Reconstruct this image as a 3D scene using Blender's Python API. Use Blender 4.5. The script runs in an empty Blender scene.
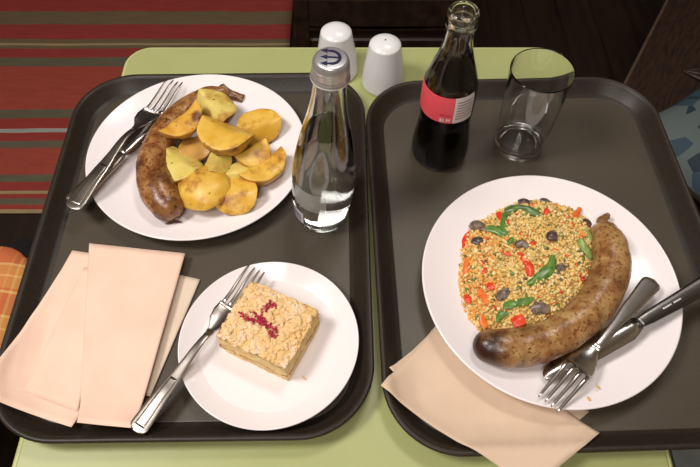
import bpy, bmesh, math, random
import numpy as np
from mathutils import Vector, Matrix, noise

S = bpy.context.scene
COL = S.collection
PI = math.pi
TZ = 0.75                      # height of the table top
CAMH = 0.5501                  # camera above the table top
TILT = 0.5755
F = 632.0

# ------------------------------------------------------------------ camera
cd = bpy.data.cameras.new('camera'); cam = bpy.data.objects.new('camera', cd); COL.objects.link(cam)
cd.sensor_width = 36; cd.lens = 36 * F / 700; cd.clip_start = 0.01
cam.location = (0, 0, TZ + CAMH); cam.rotation_euler = (TILT, 0, 0.0)
S.camera = cam

# ------------------------------------------------------------------ world, lamps, exposure
w = bpy.data.worlds.new('room_light'); S.world = w; w.use_nodes = True
w.node_tree.nodes['Background'].inputs[0].default_value = (1.0, 0.9, 0.78, 1)
w.node_tree.nodes['Background'].inputs[1].default_value = 0.42
def area(name, loc, target, size, power, col):
    l = bpy.data.lights.new(name, 'AREA'); l.shape = 'RECTANGLE'; l.size = size[0]; l.size_y = size[1]
    l.energy = power; l.color = col
    o = bpy.data.objects.new(name, l); COL.objects.link(o); o.location = loc
    o.rotation_euler = (Vector(target) - Vector(loc)).to_track_quat('-Z', 'Y').to_euler()
    return o
area('ceiling_lamp', (-0.95, 0.15, 2.35), (-0.1, 0.3, 0.75), (0.45, 0.45), 22.5, (1.0, 0.955, 0.915))
area('added_light_far', (0.35, 1.0, 2.5), (0.1, 0.4, 0.75), (0.5, 0.3), 10, (1.0, 0.95, 0.90))  # added area light for highlights, not a known lamp of the room
area('added_light_near', (-0.2, -0.7, 2.4), (-0.1, 0.3, 0.75), (0.6, 0.6), 14, (1.0, 0.955, 0.92))  # second added area light, brightens the table from the near side
S.view_settings.view_transform = 'Standard'; S.view_settings.look = 'None'
S.view_settings.exposure = 0.0; S.view_settings.gamma = 1.0
S.view_settings.use_curve_mapping = False

# ------------------------------------------------------------------ helpers
def at(px, py, z):
    """pixel of the photograph -> point on the horizontal plane z above the table top (world metres)"""
    fw = Vector((0, math.sin(TILT), -math.cos(TILT))); up = Vector((0, math.cos(TILT), math.sin(TILT)))
    d = fw + Vector((1, 0, 0)) * ((px - 350) / F) + up * ((233.5 - py) / F)
    t = (z - CAMH) / d.z
    return Vector((d.x * t, d.y * t, z + TZ))

def tag(o, label=None, cat=None, group=None, kind=None):
    if label: o['label'] = label
    if cat: o['category'] = cat
    if group: o['group'] = group
    if kind: o['kind'] = kind
    return o

def empty(name, loc=(0, 0, 0), rz=0):
    o = bpy.data.objects.new(name, None); COL.objects.link(o); o.location = loc
    o.rotation_euler = (0, 0, rz); o.empty_display_size = 0.02
    return o

def mesh(name, vs, fs, m=None, parent=None, smooth=True, mats=None, fm=None):
    me = bpy.data.meshes.new(name); me.from_pydata([tuple(v) for v in vs], [], fs); me.update()
    for mm in (mats or ([m] if m else [])): me.materials.append(mm)
    if fm: me.polygons.foreach_set('material_index', fm)
    me.polygons.foreach_set('use_smooth', [smooth] * len(me.polygons))
    o = bpy.data.objects.new(name, me); COL.objects.link(o)
    if parent: o.parent = parent
    return o

def mod(o, t, **k):
    md = o.modifiers.new(t.lower(), t)
    for a, b in k.items(): setattr(md, a, b)
    return md

class MB:
    def __init__(s): s.v = []; s.f = []; s.m = []
    def add(s, vs, fs, mi=0):
        n = len(s.v); s.v += [tuple(v) for v in vs]; s.f += [tuple(i + n for i in f) for f in fs]; s.m += [mi] * len(fs)
    def build(s, name, m, parent=None, smooth=True):
        return mesh(name, s.v, s.f, parent=parent, smooth=smooth, mats=m if isinstance(m, list) else [m], fm=s.m)

def lathe_vf(prof, n=64, a0=0, a1=2 * PI, z0=0, sy=1.0):
    full = abs(a1 - a0 - 2 * PI) < 1e-6
    k = n if full else n + 1
    vs = []
    for r, z in prof:
        for i in range(k):
            a = a0 + (a1 - a0) * i / n
            vs.append((r * math.cos(a), r * math.sin(a) * sy, z + z0))
    fs = []
    for j in range(len(prof) - 1):
        for i in range(n):
            i2 = (i + 1) % k
            fs.append((j * k + i, j * k + i2, (j + 1) * k + i2, (j + 1) * k + i))
    return vs, fs
def support(prof, e=0.0005):
    out = [prof[0]]
    for i in range(1, len(prof) - 1):
        a = Vector(prof[i - 1]); b = Vector(prof[i]); c = Vector(prof[i + 1]); u = b - a; v = c - b
        if u.length < 1e-7 or v.length < 1e-7: continue
        sharp = u.angle(v) > 0.30
        if sharp and u.length > 3 * e: out.append(tuple(b - u.normalized() * e))
        out.append(tuple(b))
        if sharp and v.length > 3 * e: out.append(tuple(b + v.normalized() * e))
    out.append(prof[-1]); return out
def lathe(name, prof, m, parent=None, n=64, **k):
    prof = support(prof)
    vs, fs = lathe_vf(prof, n, **k)
    o = mesh(name, vs, fs, m, parent)
    bm = bmesh.new(); bm.from_mesh(o.data); bmesh.ops.remove_doubles(bm, verts=bm.verts, dist=1e-6)
    bm.to_mesh(o.data); bm.free()
    return o

def smooth_prof(pts, n=6):
    """catmull-rom through (r,z) points"""
    P = [Vector((p[0], p[1], 0)) for p in pts]; out = []
    for i in range(len(P) - 1):
        a = P[max(i - 1, 0)]; b = P[i]; c = P[i + 1]; d = P[min(i + 2, len(P) - 1)]
        for k in range(n):
            t = k / n
            q = 0.5 * ((2 * b) + (c - a) * t + (2 * a - 5 * b + 4 * c - d) * t * t + (3 * b - a - 3 * c + d) * t ** 3)
            out.append((max(q.x, 0), q.y))
    out.append((P[-1].x, P[-1].y))
    return out

def cr(P, R, n=8):
    """catmull-rom for 3-D points with radii"""
    out = []; rad = []
    P = [Vector(p) for p in P]
    for i in range(len(P) - 1):
        a = P[max(i - 1, 0)]; b = P[i]; c = P[i + 1]; d = P[min(i + 2, len(P) - 1)]
        for k in range(n):
            t = k / n
            out.append(0.5 * ((2 * b) + (c - a) * t + (2 * a - 5 * b + 4 * c - d) * t * t + (3 * b - a - 3 * c + d) * t ** 3))
            s = t * t * (3 - 2 * t); rad.append(R[i] * (1 - s) + R[i + 1] * s)
    out.append(P[-1]); rad.append(R[-1])
    return out, rad

def tube_vf(P, R, n=20, flat=1.0, wob=0.0, seed=0):
    vs = []; fs = []
    L = len(P)
    for i, p in enumerate(P):
        t = (P[min(i + 1, L - 1)] - P[max(i - 1, 0)]).normalized()
        s = t.cross(Vector((0, 0, 1)))
        s = s.normalized() if s.length > 1e-4 else Vector((1, 0, 0))
        u = s.cross(t)
        for k in range(n):
            a = 2 * PI * k / n
            r = R[i]
            if wob: r *= 1 + wob * noise.noise(Vector((p.x * 90 + math.cos(a) * 1.2 + seed, p.y * 90 + math.sin(a) * 1.2, p.z * 50)))
            vs.append(p + s * math.cos(a) * r + u * math.sin(a) * r * flat)
    for i in range(L - 1):
        for k in range(n):
            k2 = (k + 1) % n
            fs.append((i * n + k, i * n + k2, (i + 1) * n + k2, (i + 1) * n + k))
    fs.append(tuple(range(n - 1, -1, -1))); fs.append(tuple((L - 1) * n + k for k in range(n)))
    return vs, fs

def rrect(hx, hy, r, n=8):
    r = min(r, hx - 1e-5, hy - 1e-5); pts = []
    for cx, cy, a0 in ((hx - r, hy - r, 0), (-hx + r, hy - r, PI / 2), (-hx + r, -hy + r, PI), (hx - r, -hy + r, 1.5 * PI)):
        for i in range(n + 1):
            a = a0 + (PI / 2) * i / n
            pts.append((cx + r * math.cos(a), cy + r * math.sin(a)))
    return pts

def rings_vf(hx, hy, rad, prof, n=12):
    """rounded-rectangle shells: prof = [(inset, z)], closed at both ends"""
    vs = []; fs = []; k = 4 * (n + 1)
    for ins, z in prof:
        for x, y in rrect(hx - ins, hy - ins, max(rad - ins, 0.002), n): vs.append((x, y, z))
    for j in range(len(prof) - 1):
        for i in range(k):
            i2 = (i + 1) % k
            fs.append((j * k + i, j * k + i2, (j + 1) * k + i2, (j + 1) * k + i))
    fs.append(tuple(range(k - 1, -1, -1))); fs.append(tuple((len(prof) - 1) * k + i for i in range(k)))
    return vs, fs

def box_vf(x0, x1, y0, y1, z0, z1, M=None):
    vs = [Vector((x, y, z)) for z in (z0, z1) for y in (y0, y1) for x in (x0, x1)]
    if M: vs = [M @ v for v in vs]
    return vs, [(0, 2, 3, 1), (4, 5, 7, 6), (0, 1, 5, 4), (2, 6, 7, 3), (0, 4, 6, 2), (1, 3, 7, 5)]
def bar_vf(a, b, wd, th, up=(0, 0, 1)):
    a = Vector(a); b = Vector(b); d = b - a; L = d.length; x = d / L
    y = Vector(up).cross(x)
    y = y.normalized() if y.length > 1e-4 else Vector((0, 1, 0))
    z = x.cross(y)
    M = Matrix((( x.x, y.x, z.x, a.x), (x.y, y.y, z.y, a.y), (x.z, y.z, z.z, a.z), (0, 0, 0, 1)))
    return box_vf(0, L, -wd / 2, wd / 2, -th / 2, th / 2, M)

# ------------------------------------------------------------------ materials
def srgb(r, g, b):
    f = lambda c: (c / 255 / 12.92) if c / 255 <= 0.04045 else ((c / 255 + 0.055) / 1.055) ** 2.4
    return (f(r), f(g), f(b), 1)

class NT:
    def __init__(s, name, rough=0.5, metal=0.0, spec=0.5):
        s.m = bpy.data.materials.new(name); s.m.use_nodes = True; s.t = s.m.node_tree; s.N = s.t.nodes; s.L = s.t.links
        s.b = s.N['Principled BSDF']; s.b.inputs['Roughness'].default_value = rough
        s.b.inputs['Metallic'].default_value = metal; s.b.inputs['Specular IOR Level'].default_value = spec
        s.co = s.N.new('ShaderNodeTexCoord').outputs['Object']
    def n(s, t, **k):
        o = s.N.new(t)
        for a, v in k.items():
            if a.startswith('_'): setattr(o, a[1:], v)
            else: o.inputs[a.replace('__', ' ')].default_value = v
        return o
    def link(s, a, b): s.L.new(a, b)
    def mapped(s, scale):
        mp = s.n('ShaderNodeMapping'); mp.inputs['Scale'].default_value = scale; s.link(s.co, mp.inputs[0]); return mp.outputs[0]
    def noise(s, scale, detail=3, rough=0.5, co=None):
        o = s.n('ShaderNodeTexNoise'); o.inputs['Scale'].default_value = scale; o.inputs['Detail'].default_value = detail
        o.inputs['Roughness'].default_value = rough; s.link(co or s.co, o.inputs['Vector']); return o.outputs['Fac']
    def vor(s, scale, co=None, feature='F1'):
        o = s.n('ShaderNodeTexVoronoi', _feature=feature); o.inputs['Scale'].default_value = scale
        s.link(co or s.co, o.inputs['Vector']); return o
    def ramp(s, fac, stops, interp='LINEAR'):
        o = s.n('ShaderNodeValToRGB'); o.color_ramp.interpolation = interp; e = o.color_ramp.elements
        while len(e) < len(stops): e.new(0.5)
        for i, (p, c) in enumerate(sorted(stops, key=lambda q: q[0])): e[i].position = p; e[i].color = c if len(c) == 4 else (*c, 1)
        s.link(fac, o.inputs[0]); return o.outputs[0]
    def mix(s, fac, a, b, mode='MIX'):
        o = s.n('ShaderNodeMix', _data_type='RGBA', _blend_type=mode)
        for sock, v in ((o.inputs[0], fac), (o.inputs[6], a), (o.inputs[7], b)):
            if hasattr(v, 'is_linked'): s.link(v, sock)
            else: sock.default_value = v
        return o.outputs[2]
    def math(s, op, a, b=None):
        o = s.n('ShaderNodeMath', _operation=op)
        for i, v in enumerate((a, b)):
            if v is None: continue
            if hasattr(v, 'is_linked'): s.link(v, o.inputs[i])
            else: o.inputs[i].default_value = v
        return o.outputs[0]
    def col(s, c):
        if hasattr(c, 'is_linked'): s.link(c, s.b.inputs['Base Color'])
        else: s.b.inputs['Base Color'].default_value = c
    def bump(s, h, strength=0.3, dist=0.001):
        o = s.n('ShaderNodeBump'); o.inputs['Strength'].default_value = strength; o.inputs['Distance'].default_value = dist
        s.link(h, o.inputs['Height']); s.link(o.outputs[0], s.b.inputs['Normal'])

W0 = (0, 0, 0, 1); W1 = (1, 1, 1, 1)
def plain(name, c, rough=0.5, metal=0.0, var=0.12, scale=40, bump=0.0, spec=0.5):
    t = NT(name, rough, metal, spec)
    n = t.noise(scale)
    d = tuple(x * (1 - var) for x in c[:3]) + (1,); l = tuple(min(x * (1 + var), 1) for x in c[:3]) + (1,)
    t.col(t.ramp(n, [(0.3, d), (0.7, l)]))
    if bump: t.bump(n, bump)
    return t.m

def glass(name, col=(1, 1, 1, 1), ior=1.5, rough=0.0):
    t = NT(name, rough); t.col(col); t.b.inputs['Transmission Weight'].default_value = 1; t.b.inputs['IOR'].default_value = ior
    return t.m

M_table = plain('green_laminate', srgb(166, 170, 112), 0.38, var=0.035, scale=14)
M_edge = plain('green_edge_band', srgb(186, 188, 128), 0.5, var=0.04)
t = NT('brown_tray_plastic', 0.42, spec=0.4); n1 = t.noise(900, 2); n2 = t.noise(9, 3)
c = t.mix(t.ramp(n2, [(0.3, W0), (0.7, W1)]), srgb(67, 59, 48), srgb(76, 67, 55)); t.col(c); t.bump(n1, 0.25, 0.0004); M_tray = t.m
t = NT('tray_plastic_shaded', 0.42, spec=0.3); n1 = t.noise(300, 2); t.col(t.ramp(n1, [(0.3, srgb(38, 31, 24)), (0.7, srgb(47, 39, 31))])); M_rim = t.m  # same tray plastic; shade and dark reflections on the rim painted into its colour
M_porcelain = plain('white_porcelain', srgb(238, 230, 230), 0.16, var=0.012, scale=6)
M_ceramic = plain('white_shaker_ceramic', srgb(226, 224, 224), 0.22, var=0.012, scale=6)
M_steel = plain('stainless_steel', srgb(206, 203, 200), 0.24, 1.0, var=0.06, scale=60)
M_steel_soft = plain('brushed_steel', srgb(172, 164, 156), 0.3, 1.0, var=0.06, scale=60)
M_hole = plain('dark_hole', srgb(25, 22, 20), 0.9)
M_mark = plain('engraved_mark', srgb(225, 222, 215), 0.6)
M_glass = glass('clear_glass', (0.97, 0.985, 0.975, 1))
M_water = glass('water', (0.985, 0.99, 0.98, 1), 1.33)
t = NT('cola', 0.15, spec=0.2); t.col(srgb(8, 4, 3)); M_cola = t.m
M_alu = plain('aluminium_cap', srgb(196, 194, 198), 0.33, 0.75, var=0.05)
M_navy = plain('navy_print', srgb(16, 13, 52), 0.5)
M_pink = plain('coral_red_label', srgb(232, 84, 96), 0.45, var=0.03)
M_white = plain('white_label', srgb(215, 208, 210), 0.5, var=0.03)
M_grey = plain('grey_print', srgb(120, 112, 116), 0.6)
M_redprint = plain('dark_red_print', srgb(190, 50, 66), 0.5)
t = NT('frosted_label', 0.6); t.col(srgb(205, 208, 200)); t.b.inputs['Alpha'].default_value = 0.38; M_frost = t.m
M_bluelabel = plain('blue_barcode', srgb(90, 96, 140), 0.6)

t = NT('beige_paper', 0.9, spec=0.1); n1 = t.noise(22, 4); n2 = t.noise(700, 2)
t.col(t.ramp(n1, [(0.3, srgb(228, 194, 173)), (0.7, srgb(236, 204, 183))])); t.bump(n2, 0.25, 0.0003); M_paper = t.m
t = NT('grey_beige_paper', 0.9, spec=0.1); n1 = t.noise(22, 4); n2 = t.noise(700, 2)
t.col(t.ramp(n1, [(0.3, srgb(214, 194, 172)), (0.7, srgb(222, 202, 182))])); t.bump(n2, 0.25, 0.0003); M_paper2 = t.m

t = NT('tan_paper', 0.9, spec=0.1); n1 = t.noise(22, 4); n2 = t.noise(700, 2)
t.col(t.ramp(n1, [(0.3, srgb(206, 180, 156)), (0.7, srgb(216, 190, 166))])); t.bump(n2, 0.25, 0.0003); M_paper3 = t.m

def sausage_mat(name, base, dark, tan, scale):
    t = NT(name, 0.27, spec=0.55)
    n1 = t.noise(scale, 5, 0.62); n2 = t.noise(scale * 5, 4, 0.6)
    c = t.ramp(n1, [(0.30, dark), (0.46, base), (0.62, tan)])
    c = t.mix(t.ramp(n2, [(0.36, W1), (0.46, W0)]), c, dark)
    at_ = t.n('ShaderNodeAttribute', _attribute_name='char')
    c = t.mix(at_.outputs['Fac'], c, srgb(52, 26, 18))
    t.col(c); t.bump(n2, 0.45, 0.0008)
    t.b.inputs['Subsurface Weight'].default_value = 0.05
    return t.m
M_saus1 = sausage_mat('fried_sausage_brown', srgb(132, 84, 44), srgb(84, 42, 20), srgb(168, 124, 74), 60)
M_saus2 = sausage_mat('grilled_sausage_tan', srgb(150, 106, 62), srgb(106, 62, 32), srgb(178, 142, 92), 60)

def potato_mat(name, a, b, brown):
    t = NT(name, 0.38, spec=0.4)
    oi = t.n('ShaderNodeObjectInfo'); ad = t.n('ShaderNodeVectorMath', _operation='ADD')
    t.link(t.co, ad.inputs[0]); t.link(oi.outputs['Location'], ad.inputs[1]); co = ad.outputs[0]
    n1 = t.noise(60, 4, co=co); n2 = t.noise(35, 5, 0.6, co=co); n3 = t.noise(260, 2, co=co)
    c = t.ramp(n1, [(0.32, a), (0.68, b)])
    c = t.mix(t.ramp(n2, [(0.54, W0), (0.66, W1)]), c, brown)
    c = t.mix(t.ramp(n3, [(0.70, W0), (0.74, W1)]), c, srgb(72, 66, 26))
    t.col(c); t.bump(n1, 0.35, 0.001); t.b.inputs['Subsurface Weight'].default_value = 0.08
    t.b.inputs['Subsurface Radius'].default_value = (0.004, 0.002, 0.0008)
    return t.m
M_pot = potato_mat('golden_potato_flesh', srgb(212, 160, 48), srgb(226, 186, 86), srgb(164, 104, 44))
M_potpale = potato_mat('pale_potato_flesh', srgb(206, 180, 84), srgb(220, 200, 116), srgb(176, 130, 64))
M_potbrown = potato_mat('browned_potato_flesh', srgb(208, 150, 50), srgb(222, 176, 74), srgb(112, 58, 28))
M_skin = potato_mat('potato_skin', srgb(176, 128, 56), srgb(196, 150, 76), srgb(120, 76, 34))
M_herb = plain('dried_herb', srgb(60, 50, 22), 0.8)
M_onion = plain('browned_onion', srgb(110, 66, 62), 0.5, var=0.3, scale=200)

def veg(name, a, b, rough=0.3, scale=180):
    t = NT(name, rough); n1 = t.noise(scale, 3); t.col(t.ramp(n1, [(0.35, a), (0.65, b)])); t.bump(n1, 0.2, 0.0006); return t.m
M_red = veg('red_pepper', srgb(206, 44, 22), srgb(226, 84, 44))
M_orange = veg('orange_pepper', srgb(222, 92, 30), srgb(232, 128, 50))
M_green = veg('green_pepper', srgb(70, 106, 40), srgb(102, 142, 60))
M_bean = veg('green_bean', srgb(62, 92, 40), srgb(92, 120, 58))
M_lime = veg('pale_green_bean', srgb(112, 138, 62), srgb(146, 164, 88))
M_mush = veg('mushroom', srgb(84, 68, 58), srgb(140, 122, 104))
M_mushdark = veg('dark_mushroom', srgb(62, 44, 44), srgb(104, 82, 76))
t = NT('bulgur_grain', 0.5); a_ = t.n('ShaderNodeAttribute', _attribute_name='graincol')
t.col(a_.outputs['Color']); t.b.inputs['Subsurface Weight'].default_value = 0.08; t.b.inputs['Subsurface Radius'].default_value = (0.002, 0.0015, 0.0006); M_grain = t.m

t = NT('pastry', 0.75, spec=0.2); n1 = t.noise(45, 5, 0.65); n2 = t.noise(260, 4, 0.6)
sx = t.n('ShaderNodeSeparateXYZ'); t.link(t.co, sx.inputs[0])
c = t.ramp(n1, [(0.3, srgb(220, 176, 108)), (0.5, srgb(230, 194, 134)), (0.7, srgb(236, 206, 156))]); t.col(c); t.bump(n2, 0.6, 0.0016)
t.b.inputs['Subsurface Weight'].default_value = 0.06; M_pastry = t.m
t = NT('cream_layer', 0.5); t.col(srgb(240, 216, 150)); M_cream = t.m
t = NT('sugared_crumb', 0.9, spec=0.1); n1 = t.noise(55, 4, 0.6); n2 = t.noise(400, 3)
t.col(t.ramp(n1, [(0.38, srgb(226, 186, 128)), (0.52, srgb(230, 198, 152)), (0.68, srgb(236, 210, 184))])); t.bump(n2, 0.5, 0.001); M_crumb = t.m
M_rasp = veg('raspberry_crumb', srgb(150, 18, 40), srgb(200, 50, 84), 0.7, 400)

# floor
t = NT('dark_wood_floor', 0.5, spec=0.3)
co = t.mapped((1, 1, 1)); br = t.n('ShaderNodeTexBrick'); br.inputs['Scale'].default_value = 1.0
br.inputs['Color1'].default_value = srgb(44, 31, 22); br.inputs['Color2'].default_value = srgb(30, 21, 16); br.inputs['Mortar'].default_value = srgb(10, 7, 6)
br.inputs['Mortar Size'].default_value = 0.004; br.inputs['Brick Width'].default_value = 0.9; br.inputs['Row Height'].default_value = 0.11
mp = t.n('ShaderNodeMapping'); mp.inputs['Rotation'].default_value = (0, 0, PI / 2); t.link(t.co, mp.inputs[0]); t.link(mp.outputs[0], br.inputs['Vector'])
n1 = t.noise(10, 4, co=t.mapped((4, 0.5, 1))); t.col(t.mix(0.5, br.outputs['Color'], t.ramp(n1, [(0.3, srgb(20, 14, 10)), (0.7, srgb(50, 36, 25))]))); M_floor = t.m
t = NT('dark_carved_wood', 0.45, spec=0.4); n1 = t.noise(30, 4, co=t.mapped((1, 6, 1))); t.col(t.ramp(n1, [(0.3, srgb(30, 19, 14)), (0.7, srgb(56, 38, 28))])); M_wood = t.m
M_black = plain('black_metal', srgb(24, 23, 24), 0.4, 0.3)
M_greymetal = plain('grey_post', srgb(112, 116, 112), 0.5)

# ------------------------------------------------------------------ setting: floor and strip
M_wall = plain('warm_plaster', srgb(196, 178, 152), 0.9, var=0.04, scale=3)
M_panel = plain('dark_wall_panel', srgb(62, 44, 34), 0.5, var=0.2, scale=5)
M_ceil = plain('ceiling_paint', srgb(222, 214, 200), 0.9, var=0.02, scale=2)
RX0, RX1, RY0, RY1, RZ = -1.9, 1.9, -1.6, 2.7, 2.7
def slabb(name, x0, x1, y0, y1, z0, z1, m):
    vs, fs = box_vf(x0, x1, y0, y1, z0, z1); o = mesh(name, vs, fs, m, smooth=False); tag(o, kind='structure')
slabb('floor', RX0, RX1, RY0, RY1, -0.1, 0, M_floor)
slabb('ceiling', RX0, RX1, RY0, RY1, RZ, RZ + 0.1, M_ceil)
slabb('wall_left', RX0 - 0.1, RX0, RY0 - 0.1, RY1 + 0.1, -0.1, RZ + 0.1, M_wall)
slabb('wall_right', RX1, RX1 + 0.1, RY0 - 0.1, RY1 + 0.1, -0.1, RZ + 0.1, M_wall)
slabb('wall_back', RX0, RX1, RY1, RY1 + 0.1, -0.1, RZ + 0.1, M_panel)
slabb('wall_front', RX0, RX1, RY0 - 0.1, RY0, -0.1, RZ + 0.1, M_wall)
p0 = at(-60, 249, -TZ); p1 = at(60, 246.5, -TZ)
vs, fs = box_vf(p0.x - 0.5, p1.x + 0.2, p0.y - 0.006, p0.y + 0.002, 0.0, 0.004)
o = mesh('trim_1', vs, fs, plain('floor_strip', srgb(105, 98, 90), 0.4), smooth=False); tag(o, kind='structure')

# striped rug: stripe edges measured across the rug
RED = srgb(152, 64, 58); RED2 = srgb(162, 76, 64); OLV = srgb(116, 98, 76); GRN = srgb(104, 98, 80); LIT = srgb(164, 144, 108); BLU = srgb(160, 162, 158)
ry0 = at(0, 214.5, -TZ).y; ry1 = at(0, -70, -TZ).y; rx1 = at(293.5, 0, -TZ).x; rx0 = -1.5
st = [(-70, RED), (-30, OLV), (-18, RED), (14, OLV), (27, RED), (41, OLV), (45.3, LIT), (47.6, OLV), (51, RED), (60, GRN), (69, RED2), (112, GRN), (121, RED), (131.3, BLU), (135.5, RED),
      (143, GRN), (150, RED2), (177, GRN), (184, RED), (193.5, LIT), (196, RED), (201, GRN), (208, RED), (212.5, LIT)]
t = NT('striped_kilim', 0.95, spec=0.05)
sx = t.n('ShaderNodeSeparateXYZ')
nz = t.n('ShaderNodeTexNoise'); nz.inputs['Scale'].default_value = 5; t.link(t.co, nz.inputs['Vector'])
off = t.math('MULTIPLY', t.math('SUBTRACT', nz.outputs['Fac'], 0.5), 0.012)
t.link(t.co, sx.inputs[0]); yy = t.math('ADD', sx.outputs['Y'], off)
fac = t.math('DIVIDE', yy, ry1 - ry0)
stops = []
for i, (py, c) in enumerate(st):
    nxt = st[i + 1][0] if i + 1 < len(st) else 214.5
    stops.append(((at(0, nxt, -TZ).y - ry0) / (ry1 - ry0), c))
stops = [(max(p, 0), c) for p, c in stops]
c = t.ramp(fac, stops, 'CONSTANT')
n1 = t.noise(40, 4, 0.6, co=t.mapped((0.4, 3, 1))); n2 = t.noise(420, 2, co=t.mapped((3, 1, 1)))
c = t.mix(0.8, c, t.ramp(n1, [(0.3, (0.86, 0.85, 0.84, 1)), (0.7, (1.10, 1.10, 1.08, 1))]), 'MULTIPLY')
t.col(c); t.bump(n2, 0.5, 0.002); M_rug = t.m
nx, ny = 60, 40
vs = []; fs = []
for j in range(ny + 1):
    for i in range(nx + 1):
        x = rx0 + (rx1 - rx0) * i / nx; y = (ry1 - ry0) * j / ny
        vs.append((x, y, 0.008 + 0.0015 * noise.noise(Vector((x * 8, y * 8, 0)))))
for j in range(ny):
    for i in range(nx):
        a = j * (nx + 1) + i; fs.append((a, a + 1, a + nx + 2, a + nx + 1))
rug = mesh('striped_rug', vs, fs, M_rug); rug.location = (0, ry0, 0); mod(rug, 'SOLIDIFY', thickness=0.006, offset=-1)
tag(rug, 'red rug with olive and grey stripes lying on the dark floor', 'rug')

# ------------------------------------------------------------------ carved bench at the right and wooden chair beyond the table
def chair(name, label, loc, rz, cushion_mat, wood, seat_h=0.45, cross=True, back_h=0.9, cushion=True, post_h=None):
    r = empty(name, loc, rz); tag(r, label, 'chair')
    s = 0.21
    vs, fs = rings_vf(s, s, 0.05, [(0.006, seat_h - 0.045), (0, seat_h - 0.04), (0, seat_h - 0.022), (0.004, seat_h - 0.018)]); mesh('seat', vs, fs, wood, r, smooth=False)
    if cushion:
        vs, fs = rings_vf(s, s, 0.06, [(0.02, seat_h - 0.018), (0.004, seat_h - 0.01), (0.0, seat_h + 0.004), (0.006, seat_h + 0.016), (0.025, seat_h + 0.024), (0.07, seat_h + 0.028)]); mesh('cushion', vs, fs, cushion_mat, r)
    for sx_ in (-1, 1):
        for sy_ in (-1, 1):
            top = seat_h - 0.045 if sy_ < 0 else back_h
            b = MB(); b.add(*bar_vf((sx_ * 0.185, sy_ * 0.185, 0), (sx_ * 0.185, sy_ * (0.185 if sy_ < 0 else 0.205), top), 0.032, 0.032)); b.build('leg' if sy_ < 0 else 'back_post', wood, r, False)
    b = MB(); b.add(*bar_vf((-0.185, 0.205, back_h - 0.04), (0.185, 0.205, back_h - 0.04), 0.022, 0.07)); b.build('top_rail', wood, r, False)
    if cross:
        for q in (-1, 1):
            b = MB(); b.add(*bar_vf((-0.17 * q, 0.2, seat_h + 0.03), (0.17 * q, 0.2, back_h - 0.08), 0.018, 0.03, (0, 1, 0))); b.build('cross_bar', wood, r, False)
    for q in (-1, 1):
        b = MB(); b.add(*bar_vf((-0.185, q * 0.185, 0.16), (0.185, q * 0.185, 0.16), 0.02, 0.025)); b.build('stretcher', wood, r, False)
    return r

t = NT('orange_plaid_fabric', 0.9, spec=0.1)
sx = t.n('ShaderNodeSeparateXYZ'); t.link(t.co, sx.inputs[0])
def bands(v, per, stops):
    m_ = t.math('FRACT', t.math('MULTIPLY', v, 1 / per)); return t.ramp(m_, stops, 'CONSTANT')
OR_ = srgb(204, 112, 70); CR = srgb(232, 190, 120); TN = srgb(214, 150, 84)
bx_ = bands(sx.outputs['X'], 0.055, [(0, OR_), (0.3, TN), (0.36, OR_), (0.5, CR), (0.56, TN), (0.8, CR), (0.85, OR_)])
by_ = bands(sx.outputs['Y'], 0.085, [(0, OR_), (0.40, CR), (0.45, OR_), (0.5, TN), (0.72, CR), (0.76, TN), (0.95, CR)])
n2 = t.noise(700, 2); t.col(t.mix(0.62, bx_, by_)); t.bump(n2, 0.4, 0.001); M_plaid = t.m

# seat cushion corner of the near-left chair is seen just left of the table
q = at(27, 252, -0.27)
chair('plaid_chair', 'chair with an orange plaid seat cushion beside the left tray', (q.x - 0.205, q.y - 0.185, 0), 0.0, M_plaid, M_black, cross=False, back_h=0.46)
# chair whose grey back post shows below the right tray
q = at(686, 462, -0.10)
chair('grey_framed_chair', 'grey framed chair whose post shows under the lower edge of the right tray', (q.x + 0.205, q.y - 0.185, 0), PI / 2, M_greymetal, M_greymetal, back_h=0.66, cross=False, cushion=False)
# dark wooden chair beyond the far table edge
q = at(372, 25, -0.45)
chair('dark_wooden_chair', 'dark wooden chair with crossed bars beyond the far table edge', (q.x + 0.02, q.y + 0.18, 0), PI, M_wood, M_wood, seat_h=0.30, back_h=0.40, cushion=False)

r = empty('carved_bench'); tag(r, 'dark carved wooden bench standing beyond the right tray', 'bench')
A = at(668, -2, -0.35); B = at(620, 92, -0.35)
d = (A - B); d.z = 0; d.normalize(); nrm = Vector((d.y, -d.x, 0))
r.location = (B.x, B.y, 0); r.rotation_euler = (0, 0, math.atan2(d.y, d.x))
# local x runs along the front edge, local -y goes away from the table
vs, fs = box_vf(-0.32, 1.0, -0.55, 0.0, TZ - 0.39, TZ - 0.355); o = mesh('seat_board', vs, fs, M_wood, r, False); mod(o, 'BEVEL', width=0.004, segments=2)
M_lip = plain('pale_bench_edge', srgb(78, 62, 50), 0.4)  # edge strip in a lighter brown than the bench wood
vs, fs = box_vf(-0.32, 1.0, -0.004, 0.002, TZ - 0.372, TZ - 0.352); mesh('edge_moulding', vs, fs, M_lip, r, False)
vs, fs = box_vf(-0.30, 0.98, -0.05, -0.02, 0, TZ - 0.39); mesh('front_panel', vs, fs, M_wood, r, False)
random.seed(5)
for k in range(9):                                              # carved leaf ridges
    cx = -0.25 + 0.095 * k; cy = -0.09 - 0.05 * (k % 2)
    b = MB()
    for s_ in (-1, 0, 1):
        P = [Vector((cx + u * 0.05 * math.cos(0.9 * s_ - 1.2) , cy - u * 0.10 + 0.018 * s_ * u * u * 3, TZ - 0.354 + 0.004 * math.sin(u * PI))) for u in (0, 0.25, 0.5, 0.75, 1.0)]
        PP, RR = cr(P, [0.002, 0.006, 0.007, 0.005, 0.001], 5); b.add(*tube_vf(PP, RR, 8, 0.6))
    b.build('carved_leaf', M_wood, r)

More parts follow.
